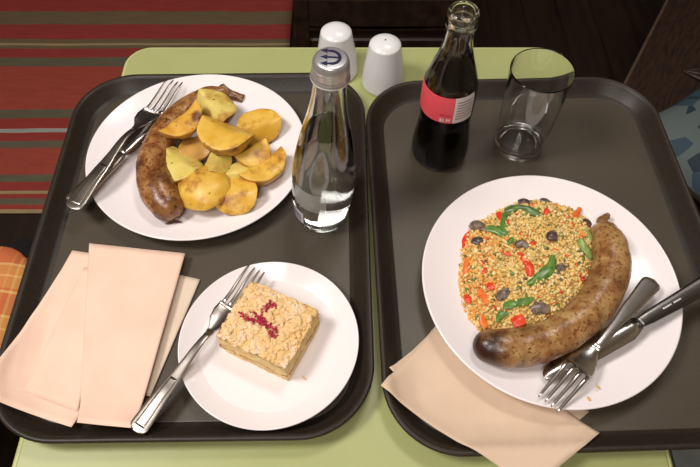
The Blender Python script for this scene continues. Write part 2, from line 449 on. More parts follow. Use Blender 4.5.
t = NT('teal_grey_pattern', 0.8); v = t.vor(30); n1 = t.noise(18, 2)
c = t.ramp(v.outputs['Color'], [(0.0, srgb(30, 44, 54)), (0.40, srgb(86, 96, 96)), (0.62, srgb(46, 66, 78)), (0.75, srgb(138, 142, 138)), (0.9, srgb(14, 18, 20))], 'CONSTANT')
t.col(c); M_teal = t.m
q = at(694, 150, -0.33)
vs = []; fs = []; n_ = 20
for s_ in (1, -1):
    base = len(vs)
    for j in range(n_ + 1):
        for i in range(n_ + 1):
            u = i / n_ * 2 - 1; v_ = j / n_ * 2 - 1
            e = max((1 - abs(u) ** 3) * (1 - abs(v_) ** 3), 0) ** 0.5
            kx = 1 - 0.09 * (1 - v_ * v_); ky = 1 - 0.09 * (1 - u * u)
            vs.append((u * 0.155 * (kx), v_ * 0.155 * ky, s_ * 0.05 * e))
    for j in range(n_):
        for i in range(n_):
            a = base + j * (n_ + 1) + i; f_ = (a, a + 1, a + n_ + 2, a + n_ + 1); fs.append(f_ if s_ > 0 else f_[::-1])
o = mesh('patterned_cushion', vs, fs, M_teal); o.location = (q.x + 0.06, q.y - 0.03, TZ - 0.296); o.rotation_euler = (0, 0, 0.6)
tag(o, 'teal and grey patterned cushion on the bench at the right tray edge', 'cushion')

# ------------------------------------------------------------------ table
tx0, tx1, ty1 = -0.2845, 0.2719, 0.6445
ty0 = -0.005
tb = empty('green_table', ((tx0 + tx1) / 2, (ty0 + ty1) / 2, 0)); tag(tb, 'light green laminate table with rounded corners under both trays', 'table')
hx, hy = (tx1 - tx0) / 2, (ty1 - ty0) / 2
vs, fs = rings_vf(hx, hy, 0.032, [(0.004, TZ - 0.003), (0.004, TZ - 0.001), (0.0055, TZ)]); mesh('table_top', vs, fs, M_table, tb, False)
vs, fs = rings_vf(hx, hy, 0.032, [(0.003, TZ - 0.027), (0.0, TZ - 0.024), (0.0, TZ - 0.003), (0.002, TZ - 0.0012), (0.004, TZ - 0.0012)]); mesh('edge_band', vs, fs, M_edge, tb, False)
for a_ in (-1, 1):
    for b_ in (-1, 1):
        m_ = MB(); P = [Vector((a_ * (hx - 0.09), b_ * (hy - 0.08), z)) for z in (0.0, 0.3, TZ - 0.027)]; m_.add(*tube_vf(P, [0.016] * 3, 16)); m_.build('leg', M_black, tb)

# ------------------------------------------------------------------ trays
TW, TD, TR = 0.3342, 0.4326, 0.066
TRAYS = {'L': (-0.1477, 0.3556, 0.0138), 'R': (0.1899, 0.347, 0.0321)}
def tray(label, key):
    x, y, a = TRAYS[key]
    r = empty('serving_tray', (x, y, TZ), a); tag(r, label, 'tray', None)
    vs, fs = rings_vf(TW / 2, TD / 2, TR, [(0.0205, 0.0058), (0.0215, 0.006)], 14)
    k = 4 * 15
    mesh('tray_floor', vs, fs, M_tray, r, False)
    prof = [(0.022, 0.0), (0.017, 0.0008), (0.0055, 0.0165), (0.0015, 0.0175), (0.0, 0.019), (0.0005, 0.0208), (0.002, 0.0215), (0.0045, 0.0210), (0.0065, 0.0185), (0.0150, 0.0085), (0.0175, 0.0066), (0.0207, 0.0058), (0.023, 0.0045)]
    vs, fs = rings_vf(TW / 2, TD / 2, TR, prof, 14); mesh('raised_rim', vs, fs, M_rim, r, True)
    return r
tray('brown cafeteria tray at left holding the potatoes and the cake', 'L')
tray('brown cafeteria tray at right holding the bulgur plate and the dark soda bottle', 'R')
def tray_h(p):
    for key, (x, y, a) in TRAYS.items():
        dx, dy = p.x - x, p.y - y
        u = abs(dx * math.cos(a) + dy * math.sin(a)) - (TW / 2 - TR); v = abs(-dx * math.sin(a) + dy * math.cos(a)) - (TD / 2 - TR)
        d = math.hypot(max(u, 0), max(v, 0)) + min(max(u, v), 0) - TR
        if d < 0.0015:
            ins = -d
            if ins < 0.0055: return 0.0217
            if ins > 0.020: return 0.006
            return 0.006 + (0.0217 - 0.006) * (0.020 - ins) / 0.0145
    return None
def tray_far(p):
    best = 1
    for key, (x, y, a) in TRAYS.items():
        dx, dy = p.x - x, p.y - y
        u = abs(dx * math.cos(a) + dy * math.sin(a)) - (TW / 2 - TR); v = abs(-dx * math.sin(a) + dy * math.cos(a)) - (TD / 2 - TR)
        best = min(best, math.hypot(max(u, 0), max(v, 0)) + min(max(u, v), 0) - TR)
    return best
_th = tray_h
def tray_h(p):
    h = _th(p)
    return max(0.0217 - 0.12 * max(tray_far(p), 0), 0.002) if h is None else h

# ------------------------------------------------------------------ plates
FL = 0.0062
def plate(name, label, px, py, R, sy=1.0, extra=0.0, cat='plate', depth=0.019, xy=None, group=None):
    x, y = xy
    k = R / 0.12
    prof = [(0.0, 0.0022), (0.058 * k, 0.0022), (0.060 * k, 0.0), (0.0635 * k, 0.0), (0.066 * k, 0.0022), (0.085 * k, 0.0060), (0.108 * k, 0.0128 * depth / 0.019),
            (0.1185 * k, depth - 0.0026), (0.1199 * k, depth - 0.0012), (0.12 * k, depth - 0.0003), (0.1188 * k, depth + 0.0004), (0.1165 * k, depth - 0.0005), (0.106 * k, depth - 0.0048),
            (0.094 * k, depth - 0.0085), (0.080 * k, 0.0068), (0.070 * k, 0.0062), (0.0, 0.0060)]
    o = lathe(name, prof, M_porcelain, n=128, sy=sy); o.location = (x, y, TZ + FL + extra)
    tag(o, label, cat, group); return o
PL = (-0.1658, 0.449); PR = (0.1881, 0.2876); PS = (-0.0729, 0.2289)
plate('dinner_plate', 'white round dinner plate under the potato wedges', 0, 0, 0.1182, 0.985, xy=PL)
NAPR = 0.0026
plate('dinner_plate', 'large white round plate under the bulgur, standing partly on a napkin', 0, 0, 0.1202, 1.033, xy=(PR[0], PR[1]), extra=NAPR)
plate('dessert_plate', 'small white plate carrying the cake slice', 0, 0, 0.0809, 1.0, xy=PS, depth=0.0165)
ZL = FL + 0.0062          # food level on the left plate
ZR = FL + NAPR + 0.0062
ZS = FL + 0.0062

def ptop(key, p):
    c, k, e = {'L': (PL, 0.985, 0), 'R': (PR, 1.0, NAPR)}[key]
    r = math.hypot(p.x - c[0], p.y - c[1]) / k
    tab = [(0.0, 0.0060), (0.070, 0.0062), (0.080, 0.0068), (0.094, 0.0105), (0.106, 0.0142), (0.1165, 0.0185)]
    for (a, b_), (c_, d) in zip(tab, tab[1:]):
        if r <= c_: return FL + e + b_ + (d - b_) * (r - a) / (c_ - a)
    return FL + e + 0.0192
# ------------------------------------------------------------------ napkins
def napkin(label, corners, zb, m, seed=0, sheets=2, group=None, n=28, crease=0.0, flap=None):
    C4 = [at(px, py, zb + 0.002) for px, py in corners]      # TL TR BR BL
    ctr = sum(C4, Vector()) / 4
    def grid(dz, shrink, sd):
        g = []
        for j in range(n + 1):
            row = []
            for i in range(n + 1):
                u, v = i / n, j / n
                p = (C4[0] * (1 - u) + C4[1] * u) * (1 - v) + (C4[3] * (1 - u) + C4[2] * u) * v
                p = ctr + (p - ctr) * shrink
                h = 0
                for du in (-0.012, 0, 0.012):
                    for dv in (-0.012, 0, 0.012): h += max(tray_h(p + Vector((du, dv, 0))), 0)
                h /= 9
                h = max(h, tray_h(p) + 0.0004)
                z = h + (zb - 0.006) + dz + 0.0006 * noise.noise(Vector((p.x * 30 + sd, p.y * 30, 0))) + crease * max(0, noise.noise(Vector((p.x * 22 + sd, p.y * 22, 3)))) * (1 if v > 0.35 else 0.2)
                row.append(Vector((p.x, p.y, TZ + z)))
            g.append(row)
        return g
    r = empty('paper_napkin', (ctr.x, ctr.y, TZ + zb)); tag(r, label, 'napkin', group)
    for k in range(sheets):
        g = grid(0.0011 * k, 1 - 0.006 * (sheets - 1 - k), seed + k * 7)
        vs = [p - r.location for row in g for p in row]
        fs = [(j * (n + 1) + i, (j + 1) * (n + 1) + i, (j + 1) * (n + 1) + i + 1, j * (n + 1) + i + 1) for j in range(n) for i in range(n)]
        o = mesh('paper_layer', vs, fs, m, r); mod(o, 'SOLIDIFY', thickness=0.0006, offset=-1)
    if flap:
        C_ = [at(px, py, zb + 0.002) for px, py in flap]; vs = []; k = 20
        for j in range(k + 1):
            for i in range(k + 1):
                u, v = i / k, j / k
                p = (C_[0] * (1 - u) + C_[1] * u) * (1 - v) + (C_[3] * (1 - u) + C_[2] * u) * v
                vs.append(Vector((p.x, p.y, TZ + max(tray_h(p), tray_h(p + Vector((-0.008, 0, 0))), tray_h(p + Vector((0, -0.008, 0)))) + (zb - 0.006) + 0.0011 * sheets + 0.0010)) - r.location)
        fs = [(j * (k + 1) + i, (j + 1) * (k + 1) + i, (j + 1) * (k + 1) + i + 1, j * (k + 1) + i + 1) for j in range(k) for i in range(k)]
        o = mesh('folded_flap', vs, fs, m, r); mod(o, 'SOLIDIFY', thickness=0.0005, offset=-1)
    return r
napkin('beige paper napkin lowest in the left pile, its narrow edge showing beside the dessert plate', [(122, 262), (200, 279), (150, 396), (96, 390)], 0.0068, M_paper2, 1)
napkin('beige paper napkin at the left of the pile, reaching the near corner of its tray', [(72, 250), (150, 262), (74, 429), (-13, 400)], 0.0092, M_paper, 2, flap=[(84, 268), (110, 268), (78, 412), (25, 392)])
napkin('smooth pinkish beige paper napkin, topmost on the left tray', [(89, 243), (185, 253), (134, 431), (79, 424)], 0.0150, M_paper, 3)
napkin('beige paper napkin, lower of the two under the large plate', [(452, 312), (590, 411), (522, 470), (389, 372)], 0.0064, M_paper3, 4, sheets=1)
napkin('beige paper napkin, upper of the two under the large plate, overhanging the tray corner', [(446, 313), (598, 434), (528, 493), (380, 391)], 0.0082, M_paper3, 5, sheets=1, crease=0.0012)

# ------------------------------------------------------------------ cutlery
def frame_obj(root, end, tip, roll=0.0):
    x = (tip - end).normalized(); y = Vector((0, 0, 1)).cross(x).normalized(); z = x.cross(y)
    M = Matrix(((x.x, y.x, z.x, end.x), (x.y, y.y, z.y, end.y), (x.z, y.z, z.z, end.z), (0, 0, 0, 1)))
    root.matrix_world = M @ Matrix.Rotation(roll, 4, 'X')

def strip_vf(st_, z_of, n=10, crown=0.3):
    """st_: list (x, halfwidth, halfthick); elliptical-ish flat section"""
    vs = []; fs = []
    for x, hw, ht in st_:
        for k in range(n):
            a = 2 * PI * k / n
            ca, sa = math.cos(a), math.sin(a)
            yy = hw * math.copysign(abs(ca) ** 0.6, ca); zz = ht * math.copysign(abs(sa) ** 0.8, sa)
            vs.append((x, yy, z_of(x) + zz))
    for i in range(len(st_) - 1):
        for k in range(n):
            k2 = (k + 1) % n; fs.append((i * n + k, (i + 1) * n + k, (i + 1) * n + k2, i * n + k2))
    fs.append(tuple(range(n))); fs.append(tuple((len(st_) - 1) * n + k for k in range(n - 1, -1, -1)))
    return vs, fs
def lerp_tab(tab, x):
    for (a, b), (c, d) in zip(tab, tab[1:]):
        if x <= c:
            t = (x - a) / (c - a); t = max(0, min(1, t)); t = t * t * (3 - 2 * t); return b + (d - b) * t
    return tab[-1][1]

def fork(label, end, tip, m, hw=0.0105, headw=0.0125, flip=1, group=None, arch=0.010, pattern=True):
    L = (tip - end).length
    r = empty('fork'); tag(r, label, 'fork', group); frame_obj(r, end, tip)
    zt = [(0, 0.0), (0.25, arch * 0.5), (0.50, arch), (0.64, arch * 0.45), (0.77, 0.0), (1.0, 0.0075)]
    zof = lambda x: flip * (lerp_tab(zt, x / L) if flip > 0 else lerp_tab([(0, 0), (0.50, -0.002), (0.64, -0.001), (0.78, -0.006), (1.0, 0.0)], x / L))
    wt = [(0, hw * 0.86), (0.03, hw), (0.22, hw * 0.8), (0.42, hw * 0.45), (0.54, 0.0032), (0.59, 0.0034), (0.66, headw * 0.82), (0.70, headw), (0.75, headw)]
    xs = [0.0, 0.004, 0.012, 0.03, 0.06, 0.1, 0.15, 0.2, 0.26, 0.32, 0.38, 0.44, 0.48, 0.52, 0.55, 0.58]
    def hwf(t): return hw * math.sqrt(max(1 - (1 - t / 0.03) ** 2, 0.02)) if t < 0.03 else lerp_tab(wt, t)
    sts = [(t * L, hwf(t), 0.0012 if t > 0.01 else 0.0008) for t in xs]
    vs, fs = strip_vf(sts, zof, 14); mesh('handle', vs, fs, m, r)
    if pattern:
        pts = [(t * L, lerp_tab(wt, t) * 0.55, 0.0004) for t in [0.03 + 0.014 * k for k in range(20)]]
        z2 = lambda x: zof(x) + 0.0011
        vs, fs = strip_vf(pts, z2, 10); mesh('handle_ridge', vs, fs, m, r)
    ts = [0.575, 0.595, 0.61, 0.63, 0.65, 0.67, 0.70, 0.73, 0.757]
    # concave head
    vs = []; fs = []; n = 12
    for t in ts:
        hw_ = lerp_tab(wt, t)
        for s_ in (1, -1):
            for k in range(n + 1):
                v = -1 + 2 * k / n
                dish = 0.0022 * (v * v) * min((t - 0.575) / 0.08, 1)
                vs.append((t * L, hw_ * v, zof(t * L) + flip * dish + s_ * 0.0008))
    k_ = 2 * (n + 1)
    for i in range(len(ts) - 1):
        for k in range(n):
            a = i * k_ + k; b = (i + 1) * k_ + k
            fs.append((a, b, b + 1, a + 1)); a += n + 1; b += n + 1; fs.append((a, a + 1, b + 1, b))
        fs.append((i * k_, i * k_ + n + 1, (i + 1) * k_ + n + 1, (i + 1) * k_)); fs.append((i * k_ + n, (i + 1) * k_ + n, (i + 1) * k_ + 2 * n + 1, i * k_ + 2 * n + 1))
    for i in (0, len(ts) - 1):
        f_ = [i * k_ + k for k in range(n + 1)] + [i * k_ + n + 1 + k for k in range(n, -1, -1)]; fs.append(tuple(f_ if i else f_[::-1]))
    mesh('head', vs, fs, m, r)
    for k in range(4):
        y0 = headw * (-0.79 + 0.527 * k)
        sts = []
        for j in range(9):
            t = 0.752 + 0.248 * j / 8
            sts.append((t * L, 0.0021 * (1 - 0.45 * j / 8) * (0.5 if j == 8 else 1), 0.0008 * (1 - 0.3 * j / 8)))
        vs, fs = strip_vf(sts, zof, 8)
        dish = flip * 0.0022 * (y0 / headw) ** 2
        vs = [(x, y + y0 * (1 - 0.06 * (x / L - 0.75) / 0.25), z + dish) for x, y, z in vs]
        mesh('tine', vs, fs, m, r)
    return r

def knife(label, end, tip, mb, mh, roll=0.0, hw=0.0095, marks=False, blade_w=0.0105):
    L = (tip - end).length
    r = empty('knife'); tag(r, label, 'knife'); frame_obj(r, end, tip, roll)
    z0 = lambda x: 0.0
    hx_ = 0.50
    sts = [(t * L, hw * f_, 0.0028 * g_) for t, f_, g_ in ((0, 0.6, 0.6), (0.008, 0.85, 0.9), (0.03, 1, 1), (0.12, 1, 1), (0.25, 0.88, 1), (0.38, 0.78, 1), (0.46, 0.72, 1), (hx_, 0.6, 0.9), (hx_ + 0.015, 0.55, 0.7))]
    vs, fs = strip_vf(sts, z0, 14); mesh('handle', vs, fs, mh, r)
    if marks:
        b = MB(); random.seed(3)
        x = 0.30 * L
        for k in range(11):
            wd = random.uniform(0.0008, 0.0016)
            if k == 5: x += 0.0022
            b.add(*box_vf(x, x + wd, -0.0008, 0.0006, 0.0025, 0.00285)); x += wd + 0.0005
        b.build('engraved_mark', M_mark, r, False)
    # blade: thin, one straight spine and a curved edge
    vs = []; fs = []; N_ = 22
    for i in range(N_ + 1):
        t = 1 - (1 - i / N_) ** 1.6; x = (hx_ + 0.01 + (1 - hx_ - 0.01) * t) * L
        top = blade_w * (0.45 + 0.5 * min(t / 0.12, 1)) if t < 0.12 else blade_w * (0.95 - 0.05 * t)
        if t > 0.82: top *= math.sqrt(max(1 - ((t - 0.82) / 0.18) ** 2, 0.001))
        bot = -blade_w * (0.45 + 0.55 * min(t / 0.10, 1)) * (1 if t < 0.6 else 1 - 0.25 * (t - 0.6) / 0.4)
        if t > 0.88: bot *= math.sqrt(max(1 - ((t - 0.88) / 0.12) ** 2 * 0.99, 0.005))
        vs += [(x, bot, 0), (x, (top + bot) / 2, 0.0007), (x, top, 0.0009), (x, top, -0.0009), (x, (top + bot) / 2, -0.0007)]
    for i in range(N_):
        for k in range(5):
            k2 = (k + 1) % 5; fs.append((i * 5 + k, (i + 1) * 5 + k, (i + 1) * 5 + k2, i * 5 + k2))
    fs.append((0, 1, 2, 3, 4)); fs.append(tuple(N_ * 5 + k for k in (4, 3, 2, 1, 0)))
    mesh('blade', vs, fs, mb, r)
    return r

# left plate: knife below fork
knife('steel knife lying half hidden beneath the fork on the potato plate', at(71, 203, 0.0285), at(165, 112, 0.0215), M_steel, M_steel_soft, roll=0.15, blade_w=0.009)
fork('steel fork with ribbed handle on the potato plate, tines toward the top', at(71, 209, 0.0355), at(177, 86, 0.026), M_steel_soft, hw=0.0100, headw=0.0125)
# dessert fork
fork('steel fork beside the cake slice, handle end on the tray rim', at(135, 432, 0.0245), at(258, 273, 0.0215), M_steel_soft, hw=0.0090, headw=0.0115, arch=0.007)
# right plate: knife then fork across it
knife('steel table knife crossing under the fork, handle past the plate edge', at(734, 268, 0.046), at(544, 378, 0.0245), M_steel, plain('steel_dark_reflection', srgb(112, 108, 104), 0.32, 1.0), roll=-0.12, hw=0.0088, marks=True, blade_w=0.0108)  # handle steel colour darkened to stand for its dark reflections
fork('steel fork lying back up over the knife on the bulgur plate', at(654, 280, 0.034), at(548, 404, 0.0335), M_steel, hw=0.0090, headw=0.0125, flip=-1, pattern=False)

# ------------------------------------------------------------------ sausages
def sausage(name, label, pts, m, charfn, tail, tailr, seed, wob=0.05, zl=0.0, key='L'):
    P = []; R = []
    for px, py, r in pts:
        q_ = at(px, py, zl + r); h_ = ptop(key, q_); P.append(at(px, py, max(zl, h_) + r * 0.97)); R.append(r)
    PP, RR = cr(P, R, 8)
    # rounded ends
    def cap(p, q, r):
        d = (p - q).normalized(); out = []
        for k in range(1, 7):
            a = PI / 2 * k / 6; out.append((p + d * r * 0.95 * math.sin(a), max(r * math.cos(a), 0.0006)))
        return out
    c0 = cap(PP[0], PP[1], RR[0])[::-1]; c1 = cap(PP[-1], PP[-2], RR[-1])
    PP = [c[0] for c in c0] + PP + [c[0] for c in c1]; RR = [c[1] for c in c0] + RR + [c[1] for c in c1]
    org = sum(PP, Vector()) / len(PP); org.z = TZ + zl
    PP = [p - org for p in PP]
    n = 32
    vs, fs = tube_vf(PP, RR, n, 0.95, wob, seed)
    o = mesh(name, vs, fs, m); o.location = org
    att = o.data.attributes.new('char', 'FLOAT', 'POINT')
    vals = []
    for i in range(len(PP)):
        for k in range(n):
            a = 2 * PI * k / n; vals.append(charfn(i / (len(PP) - 1), a, vs[i * n + k]))
    att.data.foreach_set('value', vals)
    mod(o, 'SUBSURF', levels=1, render_levels=1)
    tag(o, label, 'sausage')
    T = [at(px, py, z) - org for px, py, z in tail]
    TT, TRr = cr(T, tailr, 6)
    vs, fs = tube_vf(TT, TRr, 12, 0.8, 0.35, seed + 3)
    e = mesh('twisted_end', vs, fs, m, o); e.data.attributes.new('char', 'FLOAT', 'POINT').data.foreach_set('value', [0.35] * len(vs))
    return o
random.seed(1)
def ch1(t, a, v):
    f = noise.noise(Vector((v[0] * 45, v[1] * 45, v[2] * 45 + 3)))
    return max(0, min(0.5, (f - 0.1) * 1.6)) + (0.12 if t < 0.08 else 0)
def ch2(t, a, v):
    f = noise.noise(Vector((v[0] * 50, v[1] * 50, v[2] * 50 + 9)))
    e = max(0, (0.20 - t) / 0.20); top = max(0, math.sin(a + 0.9))
    return max(0, min(1, (f - 0.12) * 1.2)) * 0.6 + min(1, e * 2.6) * (0.15 + 0.85 * (top if t > 0.05 else 1.0)) + (0.3 if t > 0.97 else 0)
sausage('fried_sausage', 'curved browned sausage along the left of the potato wedges',
        [(167, 206, 0.0165), (158, 190, 0.0192), (154, 170, 0.0185), (158, 150, 0.0178), (168, 130, 0.0165), (184, 112, 0.0148), (205, 98, 0.0125), (222, 93, 0.0085)],
        M_saus1, ch1, [(220, 90, 0.020), (230, 94, 0.021), (238, 97, 0.019), (243, 99, 0.017)], [0.0080, 0.0060, 0.0052, 0.0058], 4, zl=ZL)
sausage('grilled_sausage', 'thick tan sausage curving round the bulgur, one end charred',
        [(489, 346, 0.0150), (505, 348, 0.0172), (528, 346, 0.0176), (555, 337, 0.0176), (580, 320, 0.0178), (600, 297, 0.0180), (611, 270, 0.0180), (610, 247, 0.0172), (605, 234, 0.0140)],
        M_saus2, ch2, [(603, 230, 0.028), (601, 222, 0.030), (606, 217, 0.030), (609, 214, 0.033)], [0.0085, 0.0055, 0.0042, 0.002], 8, zl=ZR + 0.001, key='R')

# strip of onion at the end of the left sausage
P = [at(161, 226, ZL + 0.003), at(168, 224, ZL + 0.005), at(175, 222, ZL + 0.004), at(182, 222, ZL + 0.006)]
org = P[1].copy(); PP, RR = cr([p - org for p in P], [0.001, 0.002, 0.0022, 0.0006], 5); vs, fs = tube_vf(PP, RR, 8, 0.5)
o = mesh('onion_shred', vs, fs, M_onion); o.location = org; tag(o, 'dark browned onion shred at the lower end of the potato-plate sausage', 'onion')

# ------------------------------------------------------------------ potato wedges
def wedge_vf(L, r, ang, seed, depth=1.0):
    """long axis x; skin arc below, two flat flesh faces meeting in a ridge on top"""
    N_ = 16; K = 10; vs = []; fs = []; fm = []
    for i in range(N_ + 1):
        t = -1 + 2 * i / N_; x = t * L / 2; s_ = max(1 - abs(t) ** 2.4, 0.0) ** 0.55 + 0.02
        bend = 0.10 * L * (1 - t * t)
        row = []
        for k in range(K + 1):                           # skin arc
            a = -PI / 2 - ang / 2 + ang * k / K
            row.append((x, r * s_ * math.cos(a), -bend * 0.4 + r * depth * s_ * math.sin(a)))
        ridge = (x, 0.0, -bend * 0.4 + 0.0)
        rr = row[-1]; ll = row[0]
        def ins(a, b, f, bulge=0.0): return tuple(a[q] * (1 - f) + b[q] * f + (bulge * r * s_ if q == 2 else 0) for q in range(3))
        row += [ins(rr, ridge, 0.15, 0.05), ins(rr, ridge, 0.5, 0.03), ins(rr, ridge, 0.9, -0.02), ins(ridge, ll, 0.1, -0.02), ins(ridge, ll, 0.5, 0.03), ins(ridge, ll, 0.85, 0.05)]
        for q in row:
            v = Vector(q); nn = noise.noise_vector(v * 70 + Vector((seed, seed * 2, 0)))
            vs.append(v + nn * 0.0020)
    n = K + 7
    for i in range(N_):
        for k in range(n):
            k2 = (k + 1) % n; fs.append((i * n + k, (i + 1) * n + k, (i + 1) * n + k2, i * n + k2)); fm.append(1 if k < K else 0)
    fs.append(tuple(range(n))); fm.append(1); fs.append(tuple(N_ * n + k for k in range(n - 1, -1, -1))); fm.append(1)
    return vs, fs, fm
def potato(label, px, py, z, L, r, rz, roll=0.0, pitch=0.0, ang=1.9, m=None, seed=0, depth=1.0, skin=None):
    L *= 1.12; r *= 1.14
    vs, fs, fm = wedge_vf(L, r, ang, seed, depth)
    R_ = Matrix.Rotation(rz, 3, 'Z') @ Matrix.Rotation(pitch, 3, 'Y') @ Matrix.Rotation(roll, 3, 'X')
    vs = [R_ @ Vector(v) for v in vs]
    zmin = min(v.z for v in vs); zmax = max(v.z for v in vs)
    c = (sum((v.x for v in vs)) / len(vs), sum((v.y for v in vs)) / len(vs))
    vs = [v - Vector((c[0], c[1], zmin)) for v in vs]
    o = mesh('potato_wedge', vs, fs, mats=[m or M_pot, skin or M_skin], fm=fm)
    o.location = at(px, py, z + (zmax - zmin) * 0.55); o.location.z = TZ + z
    mod(o, 'SUBSURF', levels=1, render_levels=2)
    tag(o, label, 'potato', 'roasted potato wedges on the left plate')
    # herb flecks on the upper side, part of the wedge
    rnd = random.Random(seed); b = MB()
    me = o.data; ups = [p for p in me.polygons if p.normal.z > 0.55]
    for k in range(11):
        if not ups: break
        p = rnd.choice(ups); a = rnd.uniform(0, PI); l_ = rnd.uniform(0.0008, 0.0026)
        c_ = Vector(p.center); d_ = Vector((math.cos(a), math.sin(a), 0)); d_ = (d_ - p.normal * d_.dot(p.normal)).normalized()
        b.add(*bar_vf(c_ - d_ * l_, c_ + d_ * l_, 0.0010, 0.0012, p.normal))
    if b.v:
        h = b.build('herb_flecks', M_herb, o, False); h['kind'] = 'stuff'
    return o
D = math.radians
zb = ZL
potato('small browned potato piece tucked at the centre of the left plate heap', 197, 150, zb + 0.004, 0.034, 0.016, D(20), m=M_skin, seed=10, ang=2.6)
potato('long potato wedge at the right edge of the heap, pointing up right', 265, 170, zb, 0.052, 0.022, D(42), roll=D(-30), m=M_pot, seed=1)
potato('flat golden potato wedge lowest on the right of the heap', 236, 195, zb, 0.044, 0.022, D(4), roll=D(12), m=M_pot, seed=2, ang=2.0)
potato('narrow brownish potato wedge between the two right-hand wedges', 239, 173, zb + 0.006, 0.036, 0.014, D(12), roll=D(20), m=M_potpale, seed=3)
potato('short potato wedge right of the heap below the outlying far wedge', 253, 155, zb + 0.004, 0.036, 0.022, D(38), roll=D(-15), m=M_pot, seed=4)
potato('potato wedge lying farthest to the upper right with a dark skin edge', 259, 127, zb, 0.046, 0.022, D(20), roll=D(28), m=M_pot, seed=5)
potato('pale yellow-green potato wedge at the left of the heap beside the sausage', 179, 166, zb + 0.003, 0.048, 0.023, D(-38), roll=D(-12), m=M_potpale, seed=6, ang=2.2)
potato('small potato piece behind the big rounded half', 218, 162, zb + 0.012, 0.034, 0.016, D(80), m=M_potpale, seed=7)
potato('pale potato wedge at the top of the heap with its tip by the sausage end', 217, 110, zb + 0.010, 0.050, 0.022, D(-52), roll=D(18), m=M_potpale, seed=8)
potato('big bright golden potato wedge in the middle of the heap', 226, 138, zb + 0.016, 0.054, 0.026, D(-28), roll=D(-22), m=M_pot, seed=9, ang=2.3)
potato('big rounded potato half, nearest the lower edge of the left plate', 203, 184, zb + 0.008, 0.053, 0.027, D(38), roll=D(180 - 8), m=M_pot, seed=12, ang=3.0, skin=M_pot, depth=0.62)
potato('long potato wedge with a dark brown fried patch resting on the sausage', 182, 124, zb + 0.020, 0.050, 0.020, D(52), roll=D(-20), m=M_potbrown, seed=11)

# ------------------------------------------------------------------ bulgur
bc = at(533, 266, ZR)
outl = [(462, 262), (461, 288), (466, 312), (480, 330), (500, 338), (530, 334), (560, 320), (585, 300), (598, 275), (600, 250), (597, 232), (588, 219), (568, 207), (545, 200), (520, 201), (502, 208), (488, 216), (472, 226), (464, 240)]
OP = [at(x, y, ZR + 0.003) - bc for x, y in outl]
angs = [(math.atan2(p.y, p.x) % (2 * PI), p.xy.length) for p in OP]; angs.sort()
def rad_at(a):
    a %= 2 * PI
    L_ = angs + [(angs[0][0] + 2 * PI, angs[0][1])]
    if a < L_[0][0]: a += 2 * PI
    for (a0, r0), (a1, r1) in zip(L_, L_[1:]):
        if a0 <= a <= a1: t = (a - a0) / (a1 - a0 + 1e-9); return r0 + (r1 - r0) * t
    return L_[0][1]
def mound(x, y):
    r = math.hypot(x, y); q = r / rad_at(math.atan2(y, x))
    if q >= 1: return -1
    return 0.021 * (1 - q ** 3) ** 0.75 + 0.0070 * noise.noise(Vector((x * 70, y * 70, 1))) * (1 - q ** 6) + 0.0012 * noise.noise(Vector((x * 200, y * 200, 5)))
rnd = random.Random(11)
phi = (1 + 5 ** 0.5) / 2
ico = np.array([(-1, phi, 0), (1, phi, 0), (-1, -phi, 0), (1, -phi, 0), (0, -1, phi), (0, 1, phi), (0, -1, -phi), (0, 1, -phi), (phi, 0, -1), (phi, 0, 1), (-phi, 0, -1), (-phi, 0, 1)]) / math.sqrt(1 + phi * phi)
icf = [(0, 11, 5), (0, 5, 1), (0, 1, 7), (0, 7, 10), (0, 10, 11), (1, 5, 9), (5, 11, 4), (11, 10, 2), (10, 7, 6), (7, 1, 8), (3, 9, 4), (3, 4, 2), (3, 2, 6), (3, 6, 8), (3, 8, 9), (4, 9, 5), (2, 4, 11), (6, 2, 10), (8, 6, 7), (9, 8, 1)]
V = []; FF = []; CC = []
